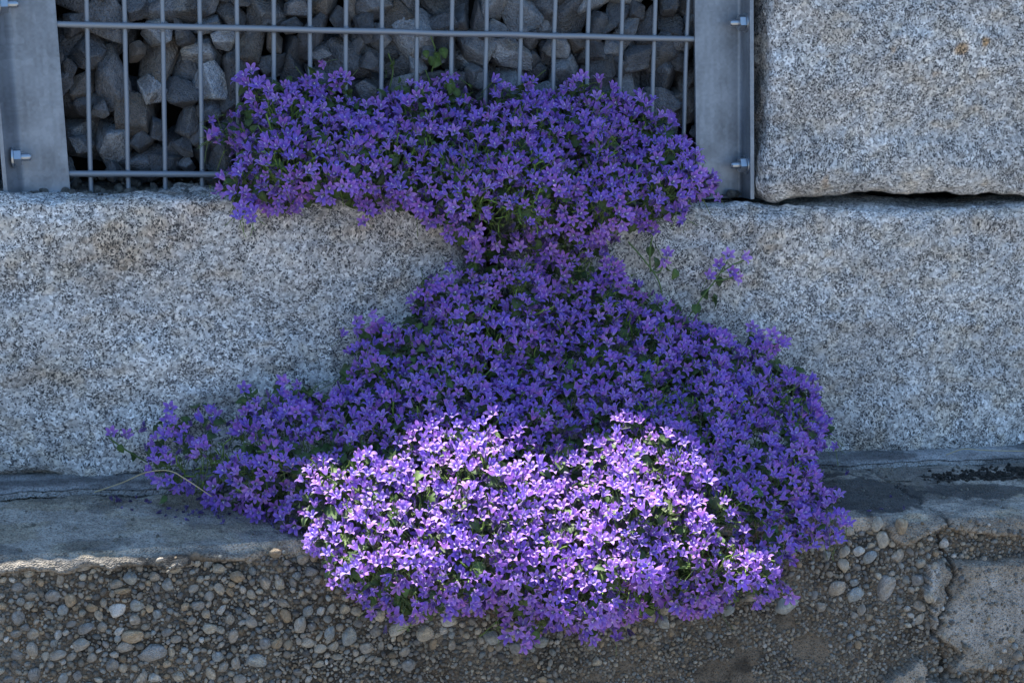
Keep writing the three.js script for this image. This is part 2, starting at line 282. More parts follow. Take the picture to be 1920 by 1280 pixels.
{
  const forms = []; for (let i = 0; i < 14; i++) forms.push(rockGeo(100 + i * 7, 8 + (i % 4) * 2, 9, 80));
  const kinds = [['dark grey', rockMat([0.128, 0.14, 0.158])], ['pale bluish grey', rockMat([0.275, 0.305, 0.34])], ['brownish', rockMat([0.168, 0.160, 0.150])]];
  const R = rng(77), tv = V3();
  const layer = (n, rmin, rmax, zc, y0, y1) => {
    const C = []; for (let i = 0; i < n; i++) C.push({ x: mix(-0.62, 0.33, R()), y: mix(y0, y1, R()), r: mix(rmin, rmax, Math.pow(R(), 1.3)) });
    for (let it = 0; it < 260; it++) {
      for (let i = 0; i < n; i++) for (let j = i + 1; j < n; j++) { const a = C[i], b = C[j], dx = b.x - a.x, dy = b.y - a.y, d = Math.hypot(dx, dy) + 1e-6, o = (a.r + b.r) * 0.92 - d; if (o > 0) { const k = o * 0.35 / d; a.x -= dx * k; a.y -= dy * k; b.x += dx * k; b.y += dy * k; } }
      for (const c of C) { c.x = clamp(c.x, -0.625, 0.33); c.y = clamp(c.y, y0, y1); }
    }
    for (const c of C) {
      const t = R(), k = kinds[c.x > -0.2 ? (t < 0.50 ? 0 : t < 0.93 ? 1 : 2) : (t < 0.66 ? 0 : t < 0.86 ? 1 : 2)], o = new THREE.Mesh(forms[Math.floor(R() * forms.length)], k[1]);
      const size = c.r > 0.020 ? 'large' : 'small'; o.name = numbered('gabion_stone'); shade(o); scene.add(o); tag(o, `${size} ${k[0]} angular quarry stone packed behind the cage wires`, 'stone', `${size} ${k[0]} stones filling the gabion cage`);
      o.rotation.set(R() * 6.3, R() * 6.3, R() * 6.3);
      const s = c.r * 1.18; o.scale.set(s * mix(1.05, 1.4, R()), s * mix(0.85, 1.1, R()), s * mix(0.65, 1, R()));
      o.updateMatrix(); let zm = -9; const pa = o.geometry.attributes.position; for (let i = 0; i < pa.count; i += 3) zm = Math.max(zm, tv.fromBufferAttribute(pa, i).applyMatrix4(o.matrix).z);
      o.position.set(c.x, c.y, zc - zm - R() * 0.008);
    }
  };
  layer(238, 0.011, 0.029, -0.086, 0.03, 0.39);
  layer(60, 0.031, 0.042, -0.112, 0.03, 0.43);
  // crumbs of stone lying at the foot of the cage
  const crumb = rockGeo(991, 12, 1, 12), N = 900, im = new THREE.InstancedMesh(crumb, rockMat([0.2, 0.2, 0.19]), N), M = new THREE.Matrix4(), q = new THREE.Quaternion(), e = new THREE.Euler(), col = new THREE.Color();
  for (let i = 0; i < N; i++) {
    const x = mix(-0.66, 0.40, R()), z = mix(-0.14, -0.052, Math.pow(R(), 0.8)), r = mix(0.0014, 0.0075, Math.pow(R(), 3.2));
    M.compose(new THREE.Vector3(x, 0.014 + r * 0.4 + sst(-0.08, -0.13, z) * 0.02, z), q.setFromEuler(e.set(R() * 6, R() * 6, R() * 6)), new THREE.Vector3(r, r * 0.8, r * 0.9));
    im.setMatrixAt(i, M); const t = mix(0.5, 1.6, R()); im.setColorAt(i, col.setRGB(t, t, t * 0.96));
  }
  im.name = 'stone_chips'; im.userData.kind = 'stuff'; shade(im); scene.add(im); tag(im, 'loose stone chips and grit along the foot of the wire cage', 'gravel');
}

// ---------------------------------------------------------------- old concrete wall with ledge and washed-out pebbles
const ZF = 0.272, YL = -0.372;                      // wall face, ledge height
const wob = (x, y, s, a) => a * (fbm(x * s, y * s, 3.3, 4) - 0.5);
// how much of the old smooth render still covers the face (1) and where pebbles show (0)
function coat(x, y) {
  const l = -0.420 + wob(x, 0, 20, 0.06) + (x > -0.45 ? 0.012 : 0), left = sst(-0.36, -0.39, x + wob(x, y, 30, 0.05)) * sst(l - 0.003, l + 0.003, y);
  const r = -0.416 + wob(x, 1, 18, 0.04), right = sst(0.468, 0.476, x + wob(x, y, 40, 0.03)) * sst(r - 0.003, r + 0.003, y);
  const p = sst(0.44, 0.5, x + wob(x, y, 14, 0.16)) * sst(0.50, 0.56, fbm(x * 16, y * 14 + 4, 1, 5) + 0.34 * sst(0.11, 0.0, Math.hypot((x - 0.62) * 0.9, y + 0.525)) - 0.1 * sst(0.05, 0, Math.abs(y + 0.44)));
  return Math.max(left, right, (p + 2 * wob(x, y, 110, 0.3) > 0.5 ? 1 : 0) * sst(-0.445, -0.46, y + wob(x, y, 25, 0.03)));
}
const crack = (x, y) => sst(0.0045, 0.0008, Math.abs(x - 0.553 - wob(0, y, 16, 0.06) - wob(1, y, 60, 0.022)));
function wallPoint(x, s) {                           // s runs from the back of the ledge over its edge and down the face
  const rad = 0.022, zt = ZF - rad, top = 0.30 + zt - rad;
  let y, z, ny, nz; const sl = -0.016;
  if (s < top) { z = -0.03 + (s / top) * (zt + 0.03); y = YL + sl * (s / top); ny = 1; nz = 0.03; }
  else if (s < top + rad * 1.571) { const a = (s - top) / rad; z = zt + Math.sin(a) * rad; y = YL + sl - rad + Math.cos(a) * rad; ny = Math.cos(a); nz = Math.sin(a); }
  else { z = ZF; y = YL + sl - rad - (s - top - rad * 1.571); ny = 0; nz = 1; }
  let d = (fbm(x * 9, y * 9, z * 9, 3) - 0.5) * 0.011 + (fbm(x * 45, y * 45, z * 45 + 2, 3) - 0.5) * 0.005 + 0;
  const onFace = sst(0.25, 0.75, nz), C = coat(x, y), brow = nz > 0.1 ? sst(0.05, 0.25, nz) * sst(-0.44, -0.40, y) : 0;
  d -= brow * (0.016 * sst(0.42, 0.7, fbm(x * 11, 2.5, 1, 3)) + 0.007 * fbm(x * 70, y * 70, z * 70, 2));   // crumbling edge
  const bare = onFace * (1 - C);
  d -= bare * (0.0115 + 0.006 * fbm(x * 30, y * 30, 5, 3)); if (bare < 0.5) d += (n3(x * 190, y * 190, z * 190) - 0.5) * 0.0018;
  d -= crack(x, y - z) * 0.008 * (ny > 0.7 ? 0.5 : 1);
  return [x, y + ny * d, z + nz * d, C, nz, z, y];
}
const wall = group('retaining_wall', 'old weathered concrete wall with a ledge and exposed river pebbles', 'wall', [0, -1.05, 0.27]);
{
  const xs = axis(-3, 3, -0.86, 0.98, 0.0033, 0.1), ss = [];
  for (let s = 0; s < 0.50;) { ss.push(s); s += 0.0036; } for (let s = 0.50; s < 0.86;) { ss.push(s); s += 0.0033; } for (let s = 0.86; s < 1.21; s += 0.03) ss.push(s);
  const P = new Float32Array(xs.length * ss.length * 3), K = new Float32Array(P.length), I = [];
  ss.forEach((s, j) => xs.forEach((x, i) => {
    const k = j * xs.length + i, q = wallPoint(x, s); P.set([q[0], q[1] + 1.05, q[2] - 0.27], 3 * k);
    const [, , , C, nz, z, y] = q;
    const v = 0.85 + 0.9 * (fbm(x * 17, y * 17, z * 17 + 7, 5) - 0.5), v2 = fbm(x * 34, y * 34, z * 34, 3);
    let c;
    if (nz < 0.6) {
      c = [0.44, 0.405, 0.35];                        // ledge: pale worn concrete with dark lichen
      const lich = sst(0.52, 0.62, fbm(x * 16, 4, z * 22, 4)) * 0.45;
      const dk = sst(1, 0.8, Math.hypot((x - 0.46) / 0.11, (z - 0.155) / 0.085) + wob(x, z, 40, 1.5)), dk2 = sst(1, 0.75, Math.hypot((x - 0.655) / 0.10, (z - 0.165) / 0.035) + wob(x, z, 36, 2.0));
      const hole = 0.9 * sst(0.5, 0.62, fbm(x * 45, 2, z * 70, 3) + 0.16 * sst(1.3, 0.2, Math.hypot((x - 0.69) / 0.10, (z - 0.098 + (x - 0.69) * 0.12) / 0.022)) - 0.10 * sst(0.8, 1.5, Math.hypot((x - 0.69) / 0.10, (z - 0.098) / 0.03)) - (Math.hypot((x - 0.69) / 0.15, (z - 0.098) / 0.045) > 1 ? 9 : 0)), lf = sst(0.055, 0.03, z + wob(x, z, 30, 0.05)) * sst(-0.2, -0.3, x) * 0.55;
      const tan = sst(0.5, 0.66, fbm(x * 20 + 5, 8, z * 26, 4)) * 0.5; c = [c[0] * (1 - 0.1 * tan), c[1] * (1 - 0.2 * tan), c[2] * (1 - 0.4 * tan)];
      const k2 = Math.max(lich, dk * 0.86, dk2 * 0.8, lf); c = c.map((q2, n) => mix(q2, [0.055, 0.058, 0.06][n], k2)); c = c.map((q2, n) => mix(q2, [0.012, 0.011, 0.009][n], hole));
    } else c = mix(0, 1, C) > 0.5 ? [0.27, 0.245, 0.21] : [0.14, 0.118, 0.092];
    if (nz >= 0.6) {
      const pale = sst(1, 0.6, Math.hypot((x - 0.63) / 0.085, (y + 0.53) / 0.07) + wob(x, y, 20, 0.7)) + sst(1, 0.6, Math.hypot((x - 0.525) / 0.026, (y + 0.50) / 0.09) + wob(x, y, 24, 0.8));
      if (C > 0.5) c = c.map((q2, n) => mix(q2, [0.46, 0.45, 0.43][n], clamp(pale) * 0.8));
      const dirt = (0.35 + 0.65 * sst(0.35, 0.65, n3(x * 120, y * 120, 4))) * sst(0.50, 0.62, fbm(x * 14 + 1, y * 20, 8.5, 5) + 0.16 * sst(0.22, 0.02, Math.hypot(x + 0.38, (y + 0.46) * 1.3)) - 0.10 * C), rust = sst(0.62, 0.7, fbm(x * 14, y * 14, 3, 3)) * 0.5;
      c = c.map((q2, n) => mix(q2, [0.022, 0.019, 0.015][n], dirt * 0.82)); c = [c[0], c[1] * (1 - 0.2 * rust), c[2] * (1 - 0.42 * rust)];
    }
    const cr = crack(x, y - z) * (nz > 0.5 ? 0.85 : 0.5);
    for (let n = 0; n < 3; n++) K[3 * k + n] = c[n] * v * (0.75 + 0.5 * v2) * (1 - cr) * 1.3;
  }));
  const n = xs.length; for (let j = 0; j + 1 < ss.length; j++) for (let i = 0; i + 1 < n; i++) { const a = j * n + i; I.push(a, a + n, a + n + 1, a, a + n + 1, a + 1); }
  const g = new THREE.BufferGeometry(); g.setAttribute('position', new THREE.BufferAttribute(P, 3)); g.setAttribute('color', new THREE.BufferAttribute(K, 3)); g.setIndex(I); g.computeVertexNormals();
  setUV(g, (x, y, z) => [x, y - z]);
  mesh('wall_body', g, mConcrete, wall);

  // mortar bed between ledge and granite: a thin rough slab with an open joint below it
  const bed = (x0, x1, z1, y0, h, seed, c) => {
    const xb = axis(x0, x1, Math.max(x0, -0.86), Math.min(x1, 0.98), 0.004, 0.1), prof = [];
    for (let i = 0; i <= 18; i++) prof.push([-0.03 + (z1 + 0.03) * i / 18, 1]); for (let i = 1; i <= 5; i++) prof.push([z1, 1 - i / 5]); for (let i = 1; i <= 6; i++) prof.push([z1 - 0.05 * i / 6, 0]);
    const Q = [], J = []; prof.forEach(([z, t]) => xb.forEach((x) => { const e = wob(x, seed, 22, 0.03) + wob(x, seed, 90, 0.008), zz = z > -0.02 ? z + e * (z + 0.03) / (z1 + 0.03) : z, rd = t === 1 ? -0.004 * sst(z1 - 0.012, z1, z) : 0; Q.push(x, y0 + t * h + rd - zz * 0.05 + 1.05 + wob(x, z, 50, 0.005) * t, zz - 0.27); }));
    const m = xb.length; for (let j = 0; j + 1 < prof.length; j++) for (let i = 0; i + 1 < m; i++) { const a = j * m + i; J.push(a, a + m, a + m + 1, a, a + m + 1, a + 1); }
    const g2 = new THREE.BufferGeometry(); g2.setAttribute('position', new THREE.BufferAttribute(new Float32Array(Q), 3)); g2.setIndex(J); g2.computeVertexNormals(); setUV(g2, (x, y, z) => [x + 0.2, y - z]);
    setCol(g2, (x, y, z) => { const q = 0.7 + 0.7 * (fbm(x * 20, z * 30, seed, 4) - 0.2), l = sst(0.5, 0.62, fbm(x * 12 + 3, z * 20, seed, 4)) * 0.5; return c.map((k) => k * q * (1 - l)); });
    mesh('mortar_bed', g2, mConcrete, wall);
  };
  bed(-2.9, -0.36, 0.046, YL - 0.002, 0.012, 2, [0.40, 0.40, 0.40]); bed(0.38, 2.9, 0.052, YL - 0.004, 0.012, 7, [0.50, 0.50, 0.50]);
}
{
  // pebbles: [x, y, half width, half height, turn]; the large ones as they sit in the wall, the rest scattered
  const big = [[0.328,-0.504,0.0188,0.0130,15],[0.397,-0.484,0.0136,0.0110,40],[0.425,-0.494,0.0136,0.0104,0],[0.468,-0.489,0.0123,0.0195,-10],[0.443,-0.443,0.0110,0.0078,15],[0.406,-0.434,0.0084,0.0078,0],[0.427,-0.435,0.0091,0.0071,0],[0.462,-0.421,0.0091,0.0117,0],[0.484,-0.400,0.0097,0.0110,0],[0.454,-0.400,0.0091,0.0104,0],[0.395,-0.398,0.0078,0.0091,0],[0.345,-0.424,0.0091,0.0091,0],[0.216,-0.495,0.0130,0.0110,-10],[0.399,-0.418,0.0091,0.0071,0],[0.382,-0.438,0.0065,0.0071,0],[0.246,-0.507,0.0091,0.0078,0],[0.367,-0.492,0.0065,0.0071,0],[0.377,-0.509,0.0078,0.0065,0],[0.435,-0.516,0.0065,0.0078,0],[0.551,-0.430,0.0071,0.0078,0],[0.518,-0.456,0.0084,0.0071,0],[0.274,-0.489,0.0097,0.0065,0],[-0.575,-0.406,0.0117,0.0065,0],[-0.612,-0.440,0.0091,0.0078,0],[-0.591,-0.446,0.0071,0.0084,0],[-0.544,-0.530,0.0084,0.0084,0],[-0.371,-0.536,0.0136,0.0097,-20],[-0.520,-0.496,0.0143,0.0084,0],[-0.529,-0.509,0.0110,0.0078,0],[-0.580,-0.502,0.0104,0.0084,0],[-0.555,-0.482,0.0065,0.0065,0],[-0.568,-0.520,0.0065,0.0071,0],[-0.537,-0.429,0.0084,0.0058,0],[-0.530,-0.438,0.0110,0.0039,0],[-0.446,-0.440,0.0071,0.0058,20],[-0.399,-0.503,0.0065,0.0097,-15],[-0.313,-0.412,0.0084,0.0071,0],[-0.347,-0.400,0.0078,0.0065,0],[-0.608,-0.514,0.0110,0.0065,0],[-0.636,-0.438,0.0084,0.0045,0],[-0.651,-0.427,0.0078,0.0065,0],[-0.492,-0.423,0.0071,0.0065,0],[-0.490,-0.469,0.0058,0.0058,0],[-0.449,-0.480,0.0058,0.0058,0],[-0.360,-0.514,0.0078,0.0071,0],[-0.418,-0.528,0.0078,0.0065,0],[-0.193,-0.504,0.0149,0.0078,25],[-0.160,-0.513,0.0117,0.0110,0],[0.007,-0.504,0.0143,0.0117,0],[-0.180,-0.554,0.0097,0.0078,30],[-0.149,-0.528,0.0052,0.0078,-15],[-0.063,-0.538,0.0058,0.0052,0],[-0.219,-0.546,0.0065,0.0045,0],[-0.186,-0.536,0.0078,0.0065,30],[-0.229,-0.543,0.0071,0.0039,20],[-0.129,-0.500,0.0117,0.0065,0],[-0.256,-0.511,0.0097,0.0130,0],[0.221,-0.540,0.0065,0.0052,0],[0.067,-0.566,0.0071,0.0065,0],[-0.494,-0.519,0.0195,0.0117,0],[-0.638,-0.410,0.0071,0.0065,0],[-0.302,-0.426,0.0084,0.0058,0]];
  const R = rng(4242), cell = 0.012, grid = new Map(), all = [];
  const key = (x, y) => Math.floor(x / cell) + ',' + Math.floor(y / cell);
  const hit = (x, y, r, k) => { const n = Math.ceil((r + 0.02) / cell); for (let a = -n; a <= n; a++) for (let b = -n; b <= n; b++) for (const c of grid.get(key(x + a * cell, y + b * cell)) ?? []) if (Math.hypot(c[0] - x, c[1] - y) < (r + Math.sqrt(c[2] * c[3])) * k) return true; return false; };
  const add = (p) => { all.push(p); const k = key(p[0], p[1]); if (!grid.has(k)) grid.set(k, []); grid.get(k).push(p); };
  big.forEach(add);
  for (const [n, r0, r1, k] of [[1600, 0.0052, 0.0092, 0.98], [9000, 0.0033, 0.0054, 0.92], [30000, 0.0020, 0.0034, 0.86], [60000, 0.0011, 0.0020, 0.82]])
    for (let i = 0; i < n; i++) {
      const x = mix(-0.85, 0.95, R()), y = mix(-0.70, -0.397, R()), r = mix(r0, r1, R());
      const dens = fbm(x * 9 + 2, y * 12, 4, 3) + 0.16 * sst(0.14, 0, Math.hypot(x - 0.42, y + 0.46)) + 0.10 * sst(0.2, 0.05, Math.hypot(x + 0.5, y + 0.47)) - (x > 0.02 && x < 0.42 && y < -0.51 ? 0.10 : 0) - (x < -0.05 && r0 > 0.003 ? 0.10 : 0);
      if (r0 > 0.005 ? dens < 0.50 : r0 > 0.003 ? dens < 0.38 : r0 > 0.002 ? dens < 0.28 : dens < 0.2) continue;
      if (coat(x, y) > 0.3 && R() > 0.06) continue;
      if (hit(x, y, r, k)) continue;
      add([x, y, r * mix(0.95, 1.35, R()), r * mix(0.75, 1.02, R()), R() * 180 - 90]);
    }
  const surf = (x, y) => { const rad = 0.022, zt = ZF - rad, top = 0.30 + zt - rad; return wallPoint(x, Math.max(top + rad * 1.2, top + rad * 1.571 + (YL - 0.016 - rad - y)))[2]; };
  const forms = []; for (let i = 0; i < 10; i++) forms.push(rockGeo(500 + i * 3, 12 + (i % 4) * 5, 3, [7, 14, 9, 24][i % 4]));
  const tone = [[0.33, 0.305, 0.265], [0.39, 0.36, 0.30], [0.24, 0.235, 0.225], [0.33, 0.265, 0.185], [0.50, 0.49, 0.46], [0.28, 0.30, 0.30]], mats = tone.map((c) => rockMat(c.map((q) => q * 1.75), 0.76));
  const pick = (x) => (x < 0.34 ? 0 : x < 0.56 ? 1 : x < 0.72 ? 2 : x < 0.83 ? 3 : x < 0.88 ? 4 : 5);
  all.sort((a, b) => b[2] * b[3] - a[2] * a[3]);
  const inView = (p) => p[0] > -0.70 && p[0] < 0.70 && p[1] > -0.64;
  let n = 0; const rest = [];
  for (const p of all) { if (n < 300 && inView(p)) { n++; 
    const o = mesh('pebble', forms[Math.floor(R() * forms.length)], mats[pick(R())], wall), d = Math.min(p[2], p[3]) * mix(0.75, 1, R());
    o.scale.set(p[2], p[3], d); o.rotation.set((R() - 0.5) * 0.5, (R() - 0.5) * 0.5, p[4] * D2R); o.position.set(p[0], p[1] + 1.05, surf(p[0], p[1]) + d * mix(-0.15, 0.45, R()) - 0.27);
  } else rest.push(p); }
  const small = rockGeo(777, 12, 1, 14), im = new THREE.InstancedMesh(small, rockMat([1, 1, 1], 0.78), rest.length), M = new THREE.Matrix4(), q = new THREE.Quaternion(), e = new THREE.Euler(), c = new THREE.Color();
  rest.forEach((p, i) => {
    const d = Math.min(p[2], p[3]); M.compose(new THREE.Vector3(p[0], p[1] + 1.05, surf(p[0], p[1]) + d * mix(0.0, 0.7, R()) - 0.27), q.setFromEuler(e.set((R() - 0.5) * 0.9, (R() - 0.5) * 0.9, p[4] * D2R)), new THREE.Vector3(p[2], p[3], d));
    im.setMatrixAt(i, M); const t = tone[pick(R())], k = mix(0.9, 2.9, R()); im.setColorAt(i, c.setRGB(t[0] * k, t[1] * k, t[2] * k));
  });
  im.name = 'fine_gravel'; im.userData.kind = 'stuff'; shade(im); wall.add(im);
}

{
  const R = rng(909), N = 900, crumb = rockGeo(313, 12, 1, 14), im = new THREE.InstancedMesh(crumb, rockMat([0.34, 0.32, 0.28]), N), M = new THREE.Matrix4(), q = new THREE.Quaternion(), e = new THREE.Euler(), c = new THREE.Color();
  for (let i = 0; i < N; i++) {
    const soil = i > 640, x = soil ? 0.69 + (R() + R() + R() - 1.5) * 0.11 : mix(-0.75, 0.8, R()), z = soil ? 0.098 + (R() + R() + R() - 1.5) * 0.026 - (x - 0.69) * 0.12 : mix(0.05, 0.245, Math.pow(R(), R() < 0.5 ? 2 : 0.9)), r = soil ? mix(0.0012, 0.0034, R()) : mix(0.0008, 0.0030, Math.pow(R(), 4)), w = wallPoint(x, (z + 0.03) / (ZF - 0.022 + 0.03) * (0.30 + ZF - 0.044));
    M.compose(V3(w[0], w[1] + r * 0.4 + 1.05, w[2] - 0.27), q.setFromEuler(e.set(R() * 6, R() * 6, R() * 6)), V3(r, r * 0.8, r)); im.setMatrixAt(i, M); const k = soil ? mix(0.08, 0.32, R()) : mix(1, 2.2, R()); im.setColorAt(i, c.setRGB(k, k * 0.97, k * 0.92));
  }
  im.name = 'ledge_grit'; im.userData.kind = 'stuff'; shade(im); wall.add(im);
}

// ---------------------------------------------------------------- bellflowers
function lerpTab(t, v) { for (let i = 1; i < t.length; i++) if (v <= t[i][0]) { const k = (v - t[i - 1][0]) / (t[i][0] - t[i - 1][0]); return t[i].slice(1).map((b, n) => mix(t[i - 1][n + 1], b, k)); } return t[t.length - 1].slice(1); }
// corolla: five pointed lobes on a short bell; opens along +y, lobes reach radius 1
function corolla(seed, open, hue = [1, 1, 1]) {
  const R = rng(seed), nu = 4, nv = 7, gs = [];
  for (let p = 0; p < 5; p++) {
    const a0 = p * Math.PI * 0.4, jr = 1 + (R() - 0.5) * 0.14, jh = (R() - 0.5) * 0.16, tw = (R() - 0.5) * 0.22, wd = 1 + (R() - 0.5) * 0.16, P = [], C = [], I = [];
    const tab = [[0, 0.11, 0, 0.080], [0.2, 0.25, 0.26, 0.182], [0.4, 0.36, 0.56, 0.255], [0.52, mix(0.38, 0.45, open), mix(0.78, 0.72, open), 0.245], [0.68, mix(0.48, 0.62, open), mix(0.98, 0.84, open) + jh * 0.3, 0.238 * wd], [0.84, mix(0.60, 0.84, open) * jr, mix(1.14, 0.88, open) + jh * 0.7, 0.145 * wd], [0.94, mix(0.68, 0.97, open) * jr, mix(1.20, 0.86, open) + jh, 0.058 * wd], [1, mix(0.72, 1.04, open) * jr, mix(1.22, 0.82, open) + jh * 1.2, 0.004]];
    for (let j = 0; j <= nv; j++) {
      const v = j / nv, [r, h, hw] = lerpTab(tab, v), lobe = sst(0.45, 0.7, v);
      for (let i = 0; i <= nu; i++) {
        const u = i / nu * 2 - 1, a = a0 + tw * lobe * u * 0.3, rr = r - 0.02 * (1 - lobe) * 0, hh = h + lobe * 0.045 * Math.abs(u) - lobe * 0.03 * u * u * (1 - open);
        const t = u * hw; P.push(Math.cos(a) * rr - Math.sin(a) * t, hh + tw * u * lobe * 0.12, Math.sin(a) * rr + Math.cos(a) * t);
        const rib = Math.exp(-u * u * 30) * (0.35 + 0.65 * (1 - v)), thr = sst(0.34, 0.05, v), e = 0.92 + 0.16 * R();
        const c = [0.41 * hue[0], 0.20 * hue[1], 0.76 * hue[2]].map((q, n) => mix(mix(q * e, [0.26, 0.10, 0.56][n], rib * 0.6), [0.56, 0.48, 0.78][n], thr * 0.75)); C.push(...c);
      }
    }
    for (let j = 0; j < nv; j++) for (let i = 0; i < nu; i++) { const k = j * (nu + 1) + i; I.push(k, k + nu + 1, k + nu + 2, k, k + nu + 2, k + 1); }
    const g = new THREE.BufferGeometry(); g.setAttribute('position', new THREE.BufferAttribute(new Float32Array(P), 3)); g.setAttribute('color', new THREE.BufferAttribute(new Float32Array(C), 3)); g.setIndex(I); g.computeVertexNormals(); gs.push(g);
  }
  return mergeGeometries(gs);
}
function paint(g, c, r) { const R = rng(r ?? 1); g.deleteAttribute('uv'); return setCol(g, () => { const k = 0.85 + 0.3 * R(); return c.map((q) => q * k); }); }
function pistilGeo() {
  const s = new THREE.CylinderGeometry(0.036, 0.042, 0.76, 5, 1, true); s.translate(0, 0.40, 0); const gs = [s];
  for (let i = 0; i < 3; i++) { const t = new THREE.CylinderGeometry(0.022, 0.042, 0.20, 4, 1); t.translate(0, 0.075, 0); t.rotateZ(-1.0); t.rotateY(i * 2.094); t.translate(0, 0.75, 0); gs.push(t); }
  const g = mergeGeometries(gs.map((q) => { const n = q.toNonIndexed(); n.deleteAttribute('uv'); return n; })); return g;
}
function calyxGeo(seed, stem = 2.6) {
  const R = rng(seed), gs = [];
  const cup = new THREE.SphereGeometry(0.15, 5, 3); cup.scale(1, 0.9, 1); cup.translate(0, -0.05, 0); gs.push(cup.toNonIndexed());
  for (let i = 0; i < 5; i++) { const s = new THREE.ConeGeometry(0.06, 0.62, 3, 1, true); s.translate(0, 0.31, 0); s.scale(1, 1, 0.4); s.rotateX(0.55 + R() * 0.5); s.rotateY(i * 1.2566 + 0.63); gs.push(s.toNonIndexed()); }
  const b = (R() - 0.5) * 1.2, c = new THREE.CatmullRomCurve3([V3(0, -0.1, 0), V3(b * 0.25, -stem * 0.45, 0.1), V3(b, -stem, (R() - 0.5))]);
  gs.push(new THREE.TubeGeometry(c, 4, 0.04, 4).toNonIndexed());
  return paint(mergeGeometries(gs), [0.11, 0.19, 0.035], seed);
}
function budGeo(seed) {
  const pts = [[0.02, 0], [0.12, 0.15], [0.17, 0.5], [0.13, 0.95], [0.05, 1.25], [0.0, 1.32]].map((q) => new THREE.Vector2(...q));
  const g = new THREE.LatheGeometry(pts, 10); g.deleteAttribute('uv');
  return setCol(g, (x, y, z) => { const a = Math.atan2(z, x), s = 0.7 + 0.3 * Math.cos(a * 5); return [0.20 * s + 0.03, 0.10 * s + 0.02, 0.40 * s + 0.03]; });
}
// leaf: small toothed heart, folded a little along its midrib; lies along +z, 1 long
function leafGeo(seed, tone) {
  const R = rng(seed), out = [], n = 11;
  for (let i = 0; i <= n; i++) { const t = i / n, w = 0.46 * Math.pow(Math.sin(Math.PI * Math.pow(t, 0.62)), 0.8) * (i % 2 ? 1.06 : 0.92); out.push([w, t * 1.02 - 0.10 * (1 - t) * (t < 0.12 ? 1 : 0)]); }
  const P = [], I = [], C = [];
  for (let i = 0; i <= n; i++) for (const u of [-1, -0.5, 0, 0.5, 1]) { P.push(u * out[i][0], Math.abs(u) * out[i][0] * 0.28 + 0.10 * Math.sin(out[i][1] * 3) - 0.18 * out[i][1] * out[i][1] + (R() - 0.5) * 0.03, out[i][1]); const k = (u === 0 ? 1.35 : 0.9) * (0.8 + 0.4 * R()); C.push(tone[0] * k, tone[1] * k, tone[2] * k); }
  for (let i = 0; i < n; i++) for (let j = 0; j < 4; j++) { const k = i * 5 + j; I.push(k, k + 5, k + 6, k, k + 6, k + 1); }
  const g = new THREE.BufferGeometry(); g.setAttribute('position', new THREE.BufferAttribute(new Float32Array(P), 3)); g.setAttribute('color', new THREE.BufferAttribute(new Float32Array(C), 3)); g.setIndex(I); g.computeVertexNormals(); return g;
}
const COR = [], CAL = [], BUD = budGeo(3), PIS = pistilGeo();
const HUE = [[1, 1, 1], [0.84, 0.92, 1], [1.16, 1.2, 1.05], [0.88, 0.78, 0.9], [1.08, 0.95, 0.9], [0.80, 0.98, 1.06], [1.28, 1.5, 1.1]];
for (let i = 0; i < 16; i++) { COR.push(corolla(20 + i, [1, 0.92, 0.8, 1, 0.55, 0.88, 0.96, 0.3, 0.72, 1, 0.45, 0.9, 0.12, 0.84, 0.66, 0.97][i], HUE[i % 7])); CAL.push(calyxGeo(60 + i)); }
const WILT = corolla(90, 0, [0.28, 0.32, 0.34]).scale(0.55, 0.95, 0.7);
const PISC = paint(PIS.clone(), [0.72, 0.68, 0.80]);
const LEAF = [leafGeo(1, [0.050, 0.098, 0.018]), leafGeo(2, [0.066, 0.125, 0.020]), leafGeo(3, [0.040, 0.080, 0.017])];

function inPoly(P, x, y) { let c = false; for (let i = 0, j = P.length - 1; i < P.length; j = i++) if ((P[i][1] > y) !== (P[j][1] > y) && x < (P[j][0] - P[i][0]) * (y - P[i][1]) / (P[j][1] - P[i][1]) + P[i][0]) c = !c; return c; }
function edgeDist(P, x, y) { let m = 9; for (let i = 0, j = P.length - 1; i < P.length; j = i++) { const ax = P[j][0], ay = P[j][1], bx = P[i][0] - ax, by = P[i][1] - ay, t = clamp(((x - ax) * bx + (y - ay) * by) / (bx * bx + by * by)); m = Math.min(m, Math.hypot(x - ax - bx * t, y - ay - by * t)); } return m; }

